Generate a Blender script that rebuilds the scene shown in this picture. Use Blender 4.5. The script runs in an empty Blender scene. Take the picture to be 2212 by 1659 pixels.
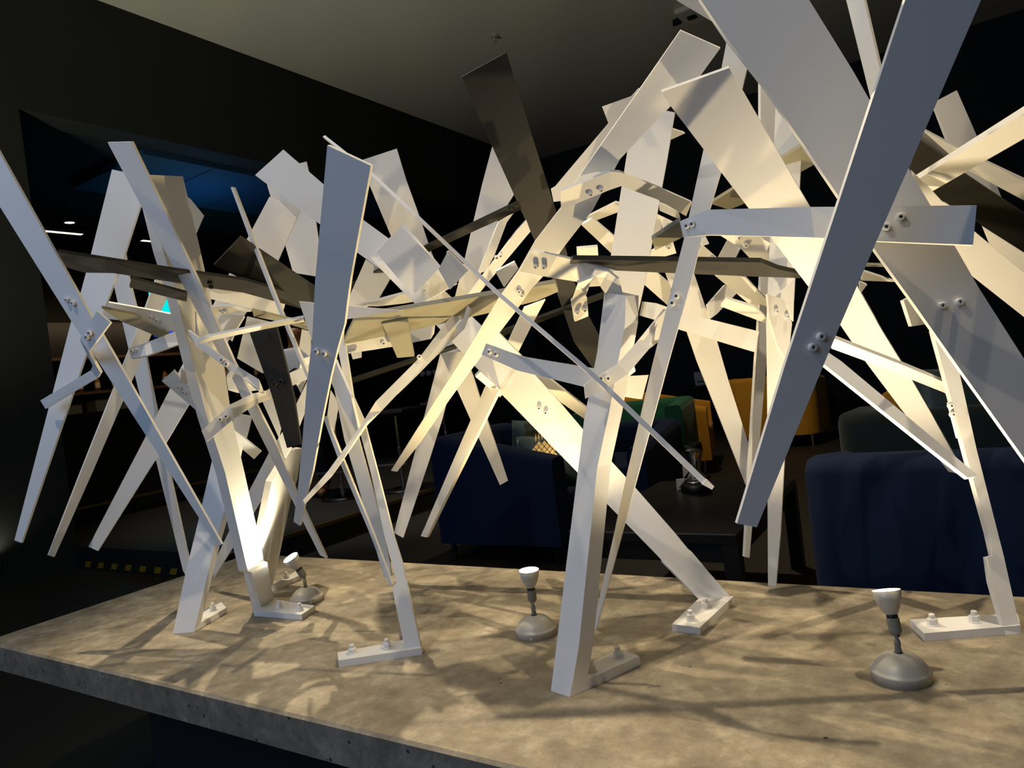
import bpy, bmesh, math, random
from mathutils import Vector, Matrix
random.seed(7)
scn = bpy.context.scene
COL = scn.collection

# ------------------------------------------------------------------ camera
# solved from the photograph's vanishing points: x = along the plinth, y = away from us, z = up (metres)
W, H, F = 2212.0, 1659.0, 1534.0
CX, CY = W / 2, H / 2
def _cv(px, py): return Vector(((px - CX) / F, -(py - CY) / F, -1.0))
_ex = -_cv(-1260, 1097).normalized()
_ey = _cv(2074, 688).normalized()
_ez = _ex.cross(_ey).normalized()
_ey = _ez.cross(_ex)
ROT = Matrix((_ex, _ey, _ez))          # camera -> world
CAM = Vector((0, 0, 1.15))
cam = bpy.data.cameras.new('camera'); cam_o = bpy.data.objects.new('camera', cam); COL.objects.link(cam_o)
cam.sensor_fit = 'HORIZONTAL'; cam.sensor_width = 36; cam.lens = 36 * F / W; cam.clip_start = 0.02; cam.clip_end = 100
cam_o.matrix_world = Matrix.Translation(CAM) @ ROT.to_4x4()
scn.camera = cam_o

# ------------------------------------------------------------------ world, exposure, lights
scn.view_settings.view_transform = 'Standard'; scn.view_settings.look = 'None'
scn.view_settings.gamma = 1; scn.view_settings.use_curve_mapping = False
scn.view_settings.exposure = 0.0
wd = bpy.data.worlds.new('room_ambience'); scn.world = wd; wd.use_nodes = True
wd.node_tree.nodes['Background'].inputs[0].default_value = (0.25, 0.33, 0.5, 1)
wd.node_tree.nodes['Background'].inputs[1].default_value = 0.012

def aim(o, target):
    d = Vector(target) - o.location
    o.rotation_euler = d.to_track_quat('-Z', 'Y').to_euler()
def spot(name, loc, target, energy, color, angle=60, blend=0.6, radius=0.03):
    l = bpy.data.lights.new(name, 'SPOT'); l.energy = energy; l.color = color
    l.spot_size = math.radians(angle); l.spot_blend = blend; l.shadow_soft_size = radius
    o = bpy.data.objects.new(name, l); COL.objects.link(o); o.location = loc; aim(o, target); return o
def area(name, loc, target, energy, color, sx, sy):
    l = bpy.data.lights.new(name, 'AREA'); l.energy = energy; l.color = color
    l.shape = 'RECTANGLE'; l.size = sx; l.size_y = sy
    o = bpy.data.objects.new(name, l); COL.objects.link(o); o.location = loc; aim(o, target); return o
# evening sky light from the tall window behind us
area('window_light', (-2.0, -2.4, 2.7), (-1.2, 1.6, 1.2), 50, (0.42, 0.62, 1.0), 3.0, 2.4)
# ceiling spots
spot('ceiling_spot_front', (-1.7, -0.7, 4.7), (-1.2, 1.5, 0.9), 150, (1.0, 0.86, 0.68), 50, 0.5, 0.03)
spot('ceiling_spot_left', (-3.6, 2.7, 4.7), (-0.65, 1.2, 0.5), 620, (1.0, 0.82, 0.56), 42, 0.6, 0.03)
spot('ceiling_spot_right', (0.9, 1.9, 4.7), (-0.7, 1.35, 0.5), 360, (1.0, 0.84, 0.60), 42, 0.6, 0.03)
spot('added_ceiling_wash', (-5.2, 1.2, 0.30), (-4.2, 2.3, 4.9), 250, (0.95, 0.95, 0.70), 120, 0.9, 0.1)  # unseen lamp added at the left to brighten the ceiling
area('bar_cove_light', (-7.3, 5.2, 3.0), (-7.3, 5.2, 3.7), 2.6, (0.1, 0.4, 1.0), 0.6, 0.6)
spot('person_fill_spot', (-5.3, 4.2, 4.7), (-5.55, 4.85, 1.6), 260, (1.0, 0.92, 0.8), 60, 0.6, 0.04)  # added lamp without a fixture, brightens the person's shirt
area('back_bar_shelf_light', (-10.0, 5.4, 2.75), (-10.6, 5.4, 1.4), 10, (1.0, 0.72, 0.42), 3.5, 0.1)
spot('ceiling_spot_lounge', (-2.2, 5.2, 4.7), (-1.7, 5.8, 0.4), 240, (1.0, 0.78, 0.5), 80, 0.6, 0.05)

# ------------------------------------------------------------------ projection helpers (photo pixel + distance -> point in the room)
TOP = 0.51                                            # height of the plinth's top
def ray(px, py): return ROT @ _cv(px, py)
def P(px, py, z): return CAM + ROT @ (_cv(px, py) * z)
def TP(px, py, h=TOP):
    r = ray(px, py); return CAM + r * ((h - CAM.z) / r.z)
def TZ(px, py, h=TOP):
    return (h - CAM.z) / ray(px, py).z
def onX(px, py, X):
    r = ray(px, py); return CAM + r * (X / r.x)
def onY(px, py, Y):
    r = ray(px, py); return CAM + r * (Y / r.y)

# ------------------------------------------------------------------ materials
def nt(name):
    m = bpy.data.materials.new(name); m.use_nodes = True
    n = m.node_tree; b = n.nodes['Principled BSDF']; return m, n, b
def simple(name, col, rough=0.5, metal=0.0, spec=0.5, noise=0.0, scale=20, bump=0.0, emis=None, es=0, trans=0, sheen=0):
    m, n, b = nt(name)
    b.inputs['Base Color'].default_value = (*col, 1); b.inputs['Roughness'].default_value = rough
    b.inputs['Metallic'].default_value = metal; b.inputs['Specular IOR Level'].default_value = spec
    if trans: b.inputs['Transmission Weight'].default_value = trans
    if sheen: b.inputs['Sheen Weight'].default_value = sheen; b.inputs['Sheen Roughness'].default_value = 0.4
    if emis: b.inputs['Emission Color'].default_value = (*emis, 1); b.inputs['Emission Strength'].default_value = es
    if noise or bump:
        tc = n.nodes.new('ShaderNodeTexCoord'); no = n.nodes.new('ShaderNodeTexNoise')
        no.inputs['Scale'].default_value = scale; no.inputs['Detail'].default_value = 6
        n.links.new(tc.outputs['Object'], no.inputs['Vector'])
        if noise:
            mx = n.nodes.new('ShaderNodeMix'); mx.data_type = 'RGBA'
            mx.inputs[6].default_value = (*[c * (1 - noise) for c in col], 1)
            mx.inputs[7].default_value = (*[min(1, c * (1 + noise)) for c in col], 1)
            n.links.new(no.outputs['Fac'], mx.inputs[0]); n.links.new(mx.outputs[2], b.inputs['Base Color'])
        if bump:
            bp = n.nodes.new('ShaderNodeBump'); bp.inputs['Strength'].default_value = bump; bp.inputs['Distance'].default_value = 0.002
            n.links.new(no.outputs['Fac'], bp.inputs['Height']); n.links.new(bp.outputs['Normal'], b.inputs['Normal'])
    return m
def ramp(n, fac, stops):
    r = n.nodes.new('ShaderNodeValToRGB')
    while len(r.color_ramp.elements) < len(stops): r.color_ramp.elements.new(0.5)
    for e, (p, c) in zip(r.color_ramp.elements, stops): e.position = p; e.color = (*c, 1)
    n.links.new(fac, r.inputs[0]); return r
def concrete(name, HOLE=0.66, tint=(1, 1, 1)):
    m, n, b = nt(name); L = n.links.new
    tc = n.nodes.new('ShaderNodeTexCoord')
    def noise(s, d, rough=0.6, dist=0.0):
        t = n.nodes.new('ShaderNodeTexNoise'); t.inputs['Scale'].default_value = s; t.inputs['Detail'].default_value = d
        t.inputs['Roughness'].default_value = rough; t.inputs['Distortion'].default_value = dist
        L(tc.outputs['Object'], t.inputs['Vector']); return t
    a = noise(9, 10, 0.72, 0.2)
    base = ramp(n, a.outputs['Fac'], [(0.30, (0.21, 0.172, 0.118)), (0.50, (0.31, 0.26, 0.18)), (0.66, (0.46, 0.395, 0.285))])
    c = noise(30, 8, 0.75, 0.2)
    mott = ramp(n, c.outputs['Fac'], [(0.35, (0.78, 0.78, 0.78)), (0.6, (1.12, 1.12, 1.1))])
    mul = n.nodes.new('ShaderNodeMix'); mul.data_type = 'RGBA'; mul.blend_type = 'MULTIPLY'; mul.inputs[0].default_value = 1
    L(base.outputs[0], mul.inputs[6])
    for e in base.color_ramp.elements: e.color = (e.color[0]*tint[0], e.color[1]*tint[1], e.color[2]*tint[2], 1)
    L(mott.outputs[0], mul.inputs[7])
    # pale efflorescence specks
    v = n.nodes.new('ShaderNodeTexVoronoi'); v.inputs['Scale'].default_value = 26; L(tc.outputs['Object'], v.inputs['Vector'])
    sp = ramp(n, v.outputs['Distance'], [(0.02, (1, 1, 1)), (0.07, (0, 0, 0))])
    g = noise(6, 3); gm = ramp(n, g.outputs['Fac'], [(0.56, (0, 0, 0)), (0.64, (1, 1, 1))])
    pm = n.nodes.new('ShaderNodeMath'); pm.operation = 'MULTIPLY'; L(sp.outputs[0], pm.inputs[0]); L(gm.outputs[0], pm.inputs[1])
    mx = n.nodes.new('ShaderNodeMix'); mx.data_type = 'RGBA'; L(pm.outputs[0], mx.inputs[0]); L(mul.outputs[2], mx.inputs[6])
    mx.inputs[7].default_value = (0.55, 0.5, 0.4, 1)
    # dark air holes
    v2 = n.nodes.new('ShaderNodeTexVoronoi'); v2.inputs['Scale'].default_value = 34; L(tc.outputs['Object'], v2.inputs['Vector'])
    h = ramp(n, v2.outputs['Distance'], [(0.10, (1, 1, 1)), (0.17, (0, 0, 0))])
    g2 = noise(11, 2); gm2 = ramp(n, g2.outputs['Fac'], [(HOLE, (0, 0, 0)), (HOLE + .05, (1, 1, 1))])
    pm2 = n.nodes.new('ShaderNodeMath'); pm2.operation = 'MULTIPLY'; L(h.outputs[0], pm2.inputs[0]); L(gm2.outputs[0], pm2.inputs[1])
    mx2 = n.nodes.new('ShaderNodeMix'); mx2.data_type = 'RGBA'; L(pm2.outputs[0], mx2.inputs[0]); L(mx.outputs[2], mx2.inputs[6])
    mx2.inputs[7].default_value = (0.05, 0.042, 0.035, 1)
    L(mx2.outputs[2], b.inputs['Base Color'])
    rr = ramp(n, a.outputs['Fac'], [(0.3, (0.45,) * 3), (0.7, (0.7,) * 3)]); L(rr.outputs[0], b.inputs['Roughness'])
    ad = n.nodes.new('ShaderNodeMath'); ad.operation = 'SUBTRACT'; L(c.outputs['Fac'], ad.inputs[0]); L(pm2.outputs[0], ad.inputs[1])
    bp = n.nodes.new('ShaderNodeBump'); bp.inputs['Strength'].default_value = 0.35; bp.inputs['Distance'].default_value = 0.004
    L(ad.outputs[0], bp.inputs['Height']); L(bp.outputs['Normal'], b.inputs['Normal'])
    return m
M = {
 'white': simple('white_powder_coat', (0.82, 0.81, 0.78), 0.42, spec=0.4, noise=0.035, scale=9, bump=0.04),
 'dark': simple('dark_grey_steel', (0.033, 0.031, 0.025), 0.5, spec=0.35, noise=0.06, scale=9),  # near-black base colour given to some of the steel pieces
 'olive': simple('olive_grey_steel', (0.30, 0.285, 0.22), 0.5, spec=0.35, noise=0.05, scale=9),  # mid-dark olive base colour given to a few steel pieces
 'socket': simple('socket_shadow_black', (0.02, 0.02, 0.022), 0.6),
 'concrete': concrete('cast_concrete'),
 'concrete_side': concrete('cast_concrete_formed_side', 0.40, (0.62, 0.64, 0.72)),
 'ceiling': simple('painted_ceiling', (0.72, 0.68, 0.60), 0.55, noise=0.05, scale=0.6),
 'wall': simple('black_wall_paint', (0.015, 0.0155, 0.0135), 0.8, noise=0.1, scale=3),
 'wallback': simple('charcoal_wall_paint', (0.020, 0.021, 0.022), 0.8, noise=0.1, scale=3),
 'bluelitceil': simple('blue_lit_ceiling_board', (0.02, 0.07, 0.14), 0.7),
 'floor': simple('dark_stone_floor', (0.015, 0.012, 0.009), 0.6, noise=0.3, scale=2.5),
 'black': simple('black_lacquer', (0.008, 0.008, 0.009), 0.35),
 'matblack': simple('matt_black', (0.006, 0.006, 0.007), 0.9),
 'lampgrey': simple('silver_grey_enamel', (0.50, 0.475, 0.41), 0.42, metal=0.1, noise=0.03),
 'lampdark': simple('dark_grey_plastic', (0.16, 0.16, 0.14), 0.5),
 'collar': simple('black_lamp_collar', (0.01, 0.01, 0.01), 0.4),
 'chrome': simple('chrome', (0.75, 0.76, 0.78), 0.18, metal=1),
 'brass': simple('brass_trim', (0.45, 0.30, 0.12), 0.35, metal=1),
 'tape_y': simple('yellow_tape', (0.40, 0.26, 0.015), 0.5),
 'navy': simple('navy_velvet', (0.002, 0.010, 0.040), 0.8, spec=0.2, noise=0.12, scale=12, sheen=0.06),
 'navydark': simple('dark_navy_velvet', (0.006, 0.012, 0.030), 0.85, noise=0.2, scale=14, sheen=0.2),
 'green': simple('green_velvet', (0.006, 0.10, 0.045), 0.85, noise=0.25, scale=10, sheen=0.1),
 'teal': simple('dark_teal_velvet', (0.006, 0.018, 0.020), 0.85, noise=0.2, scale=14, sheen=0.2),
 'mustard': simple('mustard_velvet', (0.50, 0.235, 0.008), 0.85, noise=0.12, scale=10, sheen=0.1),
 'cushion': simple('grey_green_satin', (0.075, 0.12, 0.115), 0.45, noise=0.2, scale=8, sheen=0.3),
 'gold': simple('gold_foil_print', (0.62, 0.42, 0.14), 0.3, metal=0.9),
 'paper': simple('white_card', (0.75, 0.70, 0.68), 0.6),
 'ink': simple('grey_print', (0.12, 0.12, 0.12), 0.6),
 'glass': simple('clear_glass', (1, 1, 1), 0.03, trans=1),
 'bottleglass': simple('brown_bottle_glass', (0.25, 0.11, 0.03), 0.12, spec=0.8),
 'bottleclear': simple('pale_bottle_glass', (0.35, 0.37, 0.36), 0.12, spec=0.8),
 'label': simple('cream_bottle_label', (0.6, 0.52, 0.38), 0.6),
 'wood': simple('shelf_wood', (0.10, 0.055, 0.025), 0.5, noise=0.3, scale=6),
 'skin': simple('brown_skin', (0.22, 0.085, 0.04), 0.5),
 'shirt': simple('white_shirt_cotton', (0.75, 0.75, 0.78), 0.8),
 'vest': simple('black_waistcoat', (0.008, 0.008, 0.010), 0.8),
 'hair': simple('black_hair', (0.008, 0.006, 0.005), 0.7),
 'screen_c': simple('lit_screen_cyan', (0, 0, 0), 0.4, emis=(0.0, 0.85, 0.80), es=1.0),
 'screen_b': simple('lit_screen_blue', (0, 0, 0), 0.4, emis=(0.0, 0.05, 0.85), es=1.0),
 'sign_b': simple('blue_notice', (0.02, 0.05, 0.28), 0.6, emis=(0.03, 0.08, 0.4), es=0.25),
 'sign_ink': simple('dark_blue_print', (0.004, 0.008, 0.06), 0.6),
 'downlight': simple('lit_lamp_glass', (1, 1, 1), 0.4, emis=(1.0, 0.95, 0.85), es=9),
 'bulb_warm': simple('lit_bulb_warm', (1, 1, 1), 0.4, emis=(1.0, 0.86, 0.60), es=30),
 'bulb_cool': simple('lit_bulb_neutral', (1, 1, 1), 0.4, emis=(0.95, 0.98, 0.92), es=30),
 'strip_light': simple('lit_strip', (1, 1, 1), 0.4, emis=(1.0, 0.85, 0.65), es=1.6),
}
MI = M

# ------------------------------------------------------------------ object helpers
def link(name, me, mat=None, parent=None, smooth=False):
    o = bpy.data.objects.new(name, me); COL.objects.link(o)
    if mat is not None and len(me.materials) == 0: me.materials.append(MI[mat])
    if parent is not None:
        o.parent = parent
        o.matrix_parent_inverse = Matrix.Translation(-parent.location) if parent.rotation_euler.z == 0 else Matrix.Identity(4)
    if smooth:
        for p in me.polygons: p.use_smooth = True
    return o
def mesh_from(name, verts, faces):
    me = bpy.data.meshes.new(name); me.from_pydata([tuple(v) for v in verts], [], faces); me.validate()
    bm = bmesh.new(); bm.from_mesh(me); bmesh.ops.recalc_face_normals(bm, faces=bm.faces); bm.to_mesh(me); bm.free(); return me
def thing(name, label, cat, loc=(0, 0, 0), rotz=0.0, group=None):
    o = bpy.data.objects.new(name, None); COL.objects.link(o); o.empty_display_size = 0.1
    o.location = loc; o.rotation_euler = (0, 0, rotz); return tag(o, label, cat, group)
def tag(o, label, cat, group=None):
    o['label'] = label; o['category'] = cat
    if group: o['group'] = group
    return o
def struct(o): o['kind'] = 'structure'; return o
def child(name, me, mat, parent, smooth=False, loc=None, rot=None, label=None):
    """a mesh given in its parent's own coordinates"""
    o = bpy.data.objects.new(name, me); COL.objects.link(o); o.parent = parent
    if mat is not None and len(me.materials) == 0: me.materials.append(MI[mat])
    if loc is not None: o.location = loc
    if rot is not None: o.rotation_euler = rot
    if smooth:
        for p in me.polygons: p.use_smooth = True
    if label: o['label'] = label
    return o
def bm_box(bm, x0, x1, y0, y1, z0, z1):
    vs = [bm.verts.new(p) for p in ((x0,y0,z0),(x1,y0,z0),(x1,y1,z0),(x0,y1,z0),(x0,y0,z1),(x1,y0,z1),(x1,y1,z1),(x0,y1,z1))]
    for f in ((0,3,2,1),(4,5,6,7),(0,1,5,4),(1,2,6,5),(2,3,7,6),(3,0,4,7)): bm.faces.new([vs[i] for i in f])
    return vs
def box_me(x0, x1, y0, y1, z0, z1, bevel=0, seg=2):
    bm = bmesh.new(); bm_box(bm, x0, x1, y0, y1, z0, z1)
    if bevel: bmesh.ops.bevel(bm, geom=list(bm.edges), offset=bevel, segments=seg, profile=0.5, affect='EDGES')
    me = bpy.data.meshes.new('box'); bm.to_mesh(me); bm.free(); return me
def lathe_me(prof, n=24, name='lathe'):
    bm = bmesh.new(); rings = []
    for r, z in prof:
        if r < 1e-6: rings.append([bm.verts.new((0, 0, z))])
        else: rings.append([bm.verts.new((r * math.cos(2*math.pi*i/n), r * math.sin(2*math.pi*i/n), z)) for i in range(n)])
    for a, b in zip(rings, rings[1:]):
        for i in range(n):
            j = (i + 1) % n
            if len(a) == 1 and len(b) == 1: continue
            if len(a) == 1: bm.faces.new((a[0], b[j], b[i]))
            elif len(b) == 1: bm.faces.new((a[i], a[j], b[0]))
            else: bm.faces.new((a[i], a[j], b[j], b[i]))
    bmesh.ops.recalc_face_normals(bm, faces=bm.faces)
    me = bpy.data.meshes.new(name); bm.to_mesh(me); bm.free(); return me
def smooth_all(me):
    for p in me.polygons: p.use_smooth = True
    return me

# ------------------------------------------------------------------ room
def sbox(name, *b, mat='wall'):
    return struct(link(name, box_me(*b), mat))
CEIL = 4.95; XL = -6.27; YB = 11.43
sbox('floor', -14, 6, -5, YB, -0.2, 0, mat='floor')
sbox('ceiling', XL, 6, -5, YB, CEIL, CEIL + 0.25, mat='ceiling')
# left wall with the tall opening into the bar
bm = bmesh.new()
bm_box(bm, XL - 0.3, XL, -5, 2.88, 0, CEIL); bm_box(bm, XL - 0.3, XL, 2.88, YB, 3.78, CEIL)
bm_box(bm, XL - 0.3, XL, 10.6, YB, 0, 3.78)
me = bpy.data.meshes.new('wall_left'); bm.to_mesh(me); bm.free(); struct(link('wall_left', me, 'wall'))
sbox('wall_back', -14, 6, YB, YB + 0.2, 0, CEIL, mat='wallback')
sbox('wall_right', 5.8, 6, -5, YB, 0, CEIL)
sbox('baseboard_back', -6.2, 5.8, YB - 0.03, YB, 0, 0.14, mat='matblack')
# bar room behind the opening
sbox('wall_bar_back', -11.2, -11, 0, YB, 0, 3.9)
sbox('ceiling_bar', -11, XL - 0.3, 0, YB, 3.80, 3.88, mat='matblack')
for k_ in range(5):      # ceiling boards inside the opening, blue light put into their colour
    sbox('ceiling_board', -8.0, XL - 0.32, 4.1 + k_ * .8, 4.88 + k_ * .8, 3.73, 3.79, mat='bluelitceil')

# ------------------------------------------------------------------ plinth
ZT = 0.08
x0, x1, y0, y1 = -2.70, 1.6, 0.93, 1.93
pl = thing('display_plinth', 'low pale brown concrete plinth with a thick slab top carrying the white sculpture', 'plinth', (-0.6, 1.43, 0))
def slab_me():
    bm = bmesh.new()
    nx, ny = 60, 16
    bm_box(bm, x0 + 0.6, x1 + 0.6, y0 - 1.43, y1 - 1.43, TOP - ZT, TOP)
    bmesh.ops.bevel(bm, geom=[e for e in bm.edges if all(v.co.z > TOP - 1e-4 for v in e.verts)], offset=0.006, segments=1, affect='EDGES')
    me = bpy.data.meshes.new('slab'); bm.to_mesh(me); bm.free()
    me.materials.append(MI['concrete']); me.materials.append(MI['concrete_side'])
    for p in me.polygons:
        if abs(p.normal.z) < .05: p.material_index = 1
    return me
child('slab', slab_me(), 'concrete', pl)
child('base', box_me(x0 + 0.6 + 0.35, x1 + 0.6 - 0.35, y0 - 1.43 + 0.3, y1 - 1.43 - 0.15, 0, TOP - ZT), 'matblack', pl)

# ------------------------------------------------------------------ sculpture
SC = Vector((-1.2, 1.4, TOP))
sc = thing('steel_sculpture', 'large white sculpture of bolted flat steel blades on splayed legs on the concrete plinth', 'sculpture', SC)

class Plane:
    """plane in the room: 1/distance varies linearly over the picture"""
    def __init__(s, pts, z):
        if isinstance(z, list):
            A = Matrix([(1, q[0] / 1000, q[1] / 1000) for q in z])
            b = Vector([1 / (q[2] if q[2] else TZ(q[0], q[1])) for q in z])
            s.a, s.b, s.c = A.inverted() @ b; s.b /= 1000; s.c /= 1000
        else:
            z0, gx, gy = z
            xc = sum(p[0] for p in pts) / len(pts); yc = sum(p[1] for p in pts) / len(pts)
            s.b = -gx / 100 / z0; s.c = -gy / 100 / z0; s.a = 1 / z0 - s.b * xc - s.c * yc
        p, q, r = (s.at(pts[0][0] + d[0], pts[0][1] + d[1]) for d in ((0, 0), (60, 0), (0, 60)))
        s.n = (q - p).cross(r - p).normalized()
        if s.n.dot(CAM - p) < 0: s.n = -s.n          # normal towards us
    def z(s, x, y): return 1 / (s.a + s.b * x + s.c * y)
    def at(s, x, y): return P(x, y, s.z(x, y))

def bolt_mesh():
    bm = bmesh.new(); n = 14; R, r, h = 0.0062, 0.0027, 0.0080
    def ring(rad, z): return [bm.verts.new((rad * math.cos(2*math.pi*i/n), rad * math.sin(2*math.pi*i/n), z)) for i in range(n)]
    a, b, b2, c, d = ring(R, -0.001), ring(R, h - 0.001), ring(R - 0.001, h), ring(r, h), ring(r, h - 0.005)
    for u, v in ((a, b), (b, b2), (b2, c), (c, d)):
        for i in range(n): bm.faces.new((u[i], u[(i+1) % n], v[(i+1) % n], v[i]))
    f = bm.faces.new(d); bmesh.ops.recalc_face_normals(bm, faces=bm.faces)
    bm.faces.ensure_lookup_table()
    me = bpy.data.meshes.new('bolt'); bm.to_mesh(me); bm.free()
    me.materials.append(MI['white']); me.materials.append(MI['socket'])
    for p in me.polygons:
        if max(v for v in (me.vertices[i].co.z for i in p.vertices)) <= h and all(math.hypot(me.vertices[i].co.x, me.vertices[i].co.y) < r + 1e-5 for i in p.vertices): p.material_index = 1
    return me
BOLT = bolt_mesh()
BOLT_D = bolt_mesh(); BOLT_D.materials[0] = MI['dark']
def add_bolt(parent, pos, nrm, s=1.0):
    o = bpy.data.objects.new('bolt', BOLT_D if parent.data.materials[0] == MI['dark'] else BOLT); COL.objects.link(o); o.parent = parent
    o.matrix_parent_inverse = parent.matrix_parent_inverse.copy() if False else Matrix.Identity(4)
    R = nrm.to_track_quat('Z', 'Y').to_matrix().to_4x4()
    # parents' own origins sit at the sculpture's origin, so subtract it
    o.matrix_local = Matrix.Translation(pos) @ R @ Matrix.Scale(s, 4)
    return o
def part(name, me, mat, label=None):
    me.materials.append(MI[mat])
    o = bpy.data.objects.new(name, me); COL.objects.link(o); o.parent = sc
    o.matrix_parent_inverse = Matrix.Translation(-SC)
    if label: o['label'] = label
    return o
DL = 'dark grey flat steel piece'
OL = 'olive grey flat steel piece'
def plate(name, pts, z, t=0.007, mat='white', bolts=(), ext=None, bs=1.0):
    pl_ = Plane(pts, z)
    fr = [pl_.at(*p) for p in pts]
    e = -pl_.n * t if ext is None else Vector(ext)
    n = len(pts); bk = [v + e for v in fr]
    area2 = sum(pts[i][0] * pts[(i+1) % n][1] - pts[(i+1) % n][0] * pts[i][1] for i in range(n))
    faces = [list(range(n)), list(range(2*n - 1, n - 1, -1))] + [[i, (i+1) % n, n + (i+1) % n, n + i] for i in range(n)]
    me = mesh_from(name, fr + bk, faces)
    o = part(name, me, mat, {'dark': DL, 'olive': OL}.get(mat))
    for bx, by in bolts: add_bolt(o, pl_.at(bx, by), pl_.n, bs)
    o['_n'] = 0; del o['_n']
    return o, pl_
def strip(name, st, t=0.007, mat='white', bolts=(), flip=False, sub=0):
    """a flat bar bent at its stations: (xa, ya, za, xb, yb, zb) across the bar"""
    A = [P(s[0], s[1], s[2]) for s in st]; B = [P(s[3], s[4], s[5]) for s in st]
    N = []
    for i in range(len(st)):
        j, k = max(i - 1, 0), min(i + 1, len(st) - 1)
        d = ((A[k] + B[k]) - (A[j] + B[j])); w = B[i] - A[i]
        nn = d.cross(w).normalized()
        N.append(nn)
    mid = (A[0] + B[0]) / 2
    if N[0].dot(CAM - mid) < 0: N = [-q for q in N]
    for i in range(1, len(N)):
        if N[i].dot(N[i-1]) < 0: N[i] = -N[i]
    verts = []; faces = []
    for a, b, q in zip(A, B, N): verts += [a, b, b - q * t, a - q * t]
    m = len(st)
    for i in range(m - 1):
        o0, o1 = 4 * i, 4 * i + 4
        for k in range(4): faces.append([o0 + k, o0 + (k+1) % 4, o1 + (k+1) % 4, o1 + k])
    faces += [[0, 1, 2, 3], [4*m - 4, 4*m - 3, 4*m - 2, 4*m - 1]]
    o = part(name, mesh_from(name, verts, faces), mat, {'dark': DL, 'olive': OL}.get(mat))
    for bx, by, i in bolts:     # i = station before the bolt
        pl_ = Plane([(st[i][0], st[i][1]), (st[i][3], st[i][4])], [(st[i][0], st[i][1], st[i][2]), (st[i][3], st[i][4], st[i][5]), (st[i+1][0], st[i+1][1], st[i+1][2])])
        add_bolt(o, pl_.at(bx, by), pl_.n)
    return o
def hexnut_me():
    bm = bmesh.new()
    def cyl(r, z0, z1, n, ch=0.0):
        a = [bm.verts.new((r*math.cos(2*math.pi*i/n), r*math.sin(2*math.pi*i/n), z0)) for i in range(n)]
        b = [bm.verts.new((r*math.cos(2*math.pi*i/n), r*math.sin(2*math.pi*i/n), z1 - ch)) for i in range(n)]
        c = [bm.verts.new(((r-ch)*math.cos(2*math.pi*i/n), (r-ch)*math.sin(2*math.pi*i/n), z1)) for i in range(n)]
        for u, v in ((a, b), (b, c)):
            for i in range(n): bm.faces.new((u[i], u[(i+1) % n], v[(i+1) % n], v[i]))
        bm.faces.new(c)
    cyl(0.0125, 0, 0.0022, 20, 0.0004); cyl(0.0100, 0.0022, 0.0140, 6, 0.0008); cyl(0.0058, 0.0140, 0.0230, 12, 0.001)
    bmesh.ops.recalc_face_normals(bm, faces=bm.faces)
    me = bpy.data.meshes.new('anchor_bolt'); bm.to_mesh(me); bm.free(); me.materials.append(MI['white']); return me
NUT = hexnut_me()
def leg(pts, z, foot, nuts, t=0.012, ft=0.017, ext=None, bolts=()):
    """a tapered leg with its welded foot bar; foot = four pixels of the bar's outline on the plinth"""
    pl_ = Plane(pts, z); fr = [pl_.at(*p) for p in pts]
    e = -pl_.n * t if ext is None else Vector(ext)
    n = len(pts); bk = [v + e for v in fr]
    verts = fr + bk
    faces = [list(range(n)), list(range(2*n - 1, n - 1, -1))] + [[i, (i+1) % n, n + (i+1) % n, n + i] for i in range(n)]
    # keep every corner above the plinth's surface
    for v in verts: v.z = max(v.z, TOP + 0.0005)
    me = mesh_from('leg', verts, faces); o = part('leg', me, 'white')
    fb = [TP(*p) for p in foot]; m = len(fb)
    fv = [Vector((v.x, v.y, TOP + 0.0004)) for v in fb] + [Vector((v.x, v.y, TOP + ft)) for v in fb]
    ff = [list(range(m)), list(range(m, 2*m))] + [[i, (i+1) % m, m + (i+1) % m, m + i] for i in range(m)]
    fme = mesh_from('foot_bar', fv, ff); fme.materials.append(MI['white'])
    fo = bpy.data.objects.new('foot_bar', fme); COL.objects.link(fo); fo.parent = o
    for nx_, ny_ in nuts:
        v = TP(nx_, ny_, TOP + ft); k = bpy.data.objects.new('anchor_bolt', NUT); COL.objects.link(k); k.parent = o
        k.location = v; k.rotation_euler = (0, 0, random.random())
    for bx, by in bolts: add_bolt(o, pl_.at(bx, by), pl_.n)
    return o

# ---- left group -----------------------------------------------------------
plate('blade', [(-70,335),(-18,300),(200,690),(223,727),(479,1176),(470,1181),(197,757),(155,695)], (1.72,-.02,.012), bolts=[(147,648),(160,655)])
plate('blade', [(242,366),(322,383),(267,555),(213,700),(187,762),(46,1173),(31,1167),(154,693),(172,640),(195,555)], (2.0,-.01,-.004), bolts=[(143,838),(130,847)])
plate('blade', [(232,307),(284,306),(425,600),(506,782),(592,950),(640,1064),(706,1207),(691,1199),(638,1094),(567,950),(489,792),(481,777),(387,600)], (1.95,-.02,.030), t=.008)
plate('blade', [(402,425),(410,428),(441,466),(423,508),(349,670),(289,815),(266,866),(200,1020),(118,1203),(105,1199),(175,1020),(278,760),(314,666)], (2.32,.05,-.01), t=.01)
plate('blade', [(582,425),(650,450),(600,564),(405,878),(362,950),(337,990),(211,1190),(191,1181),(311,950),(342,889),(533,517)], (2.3,.01,-.012))
plate('blade', [(225,480),(250,490),(268,538),(278,600),(300,690),(326,828),(352,954),(368,1030),(407,1208),(401,1243),(395,1232),(331,970),(283,777),(263,691),(243,604)], (2.4,-.03,.01))
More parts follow.
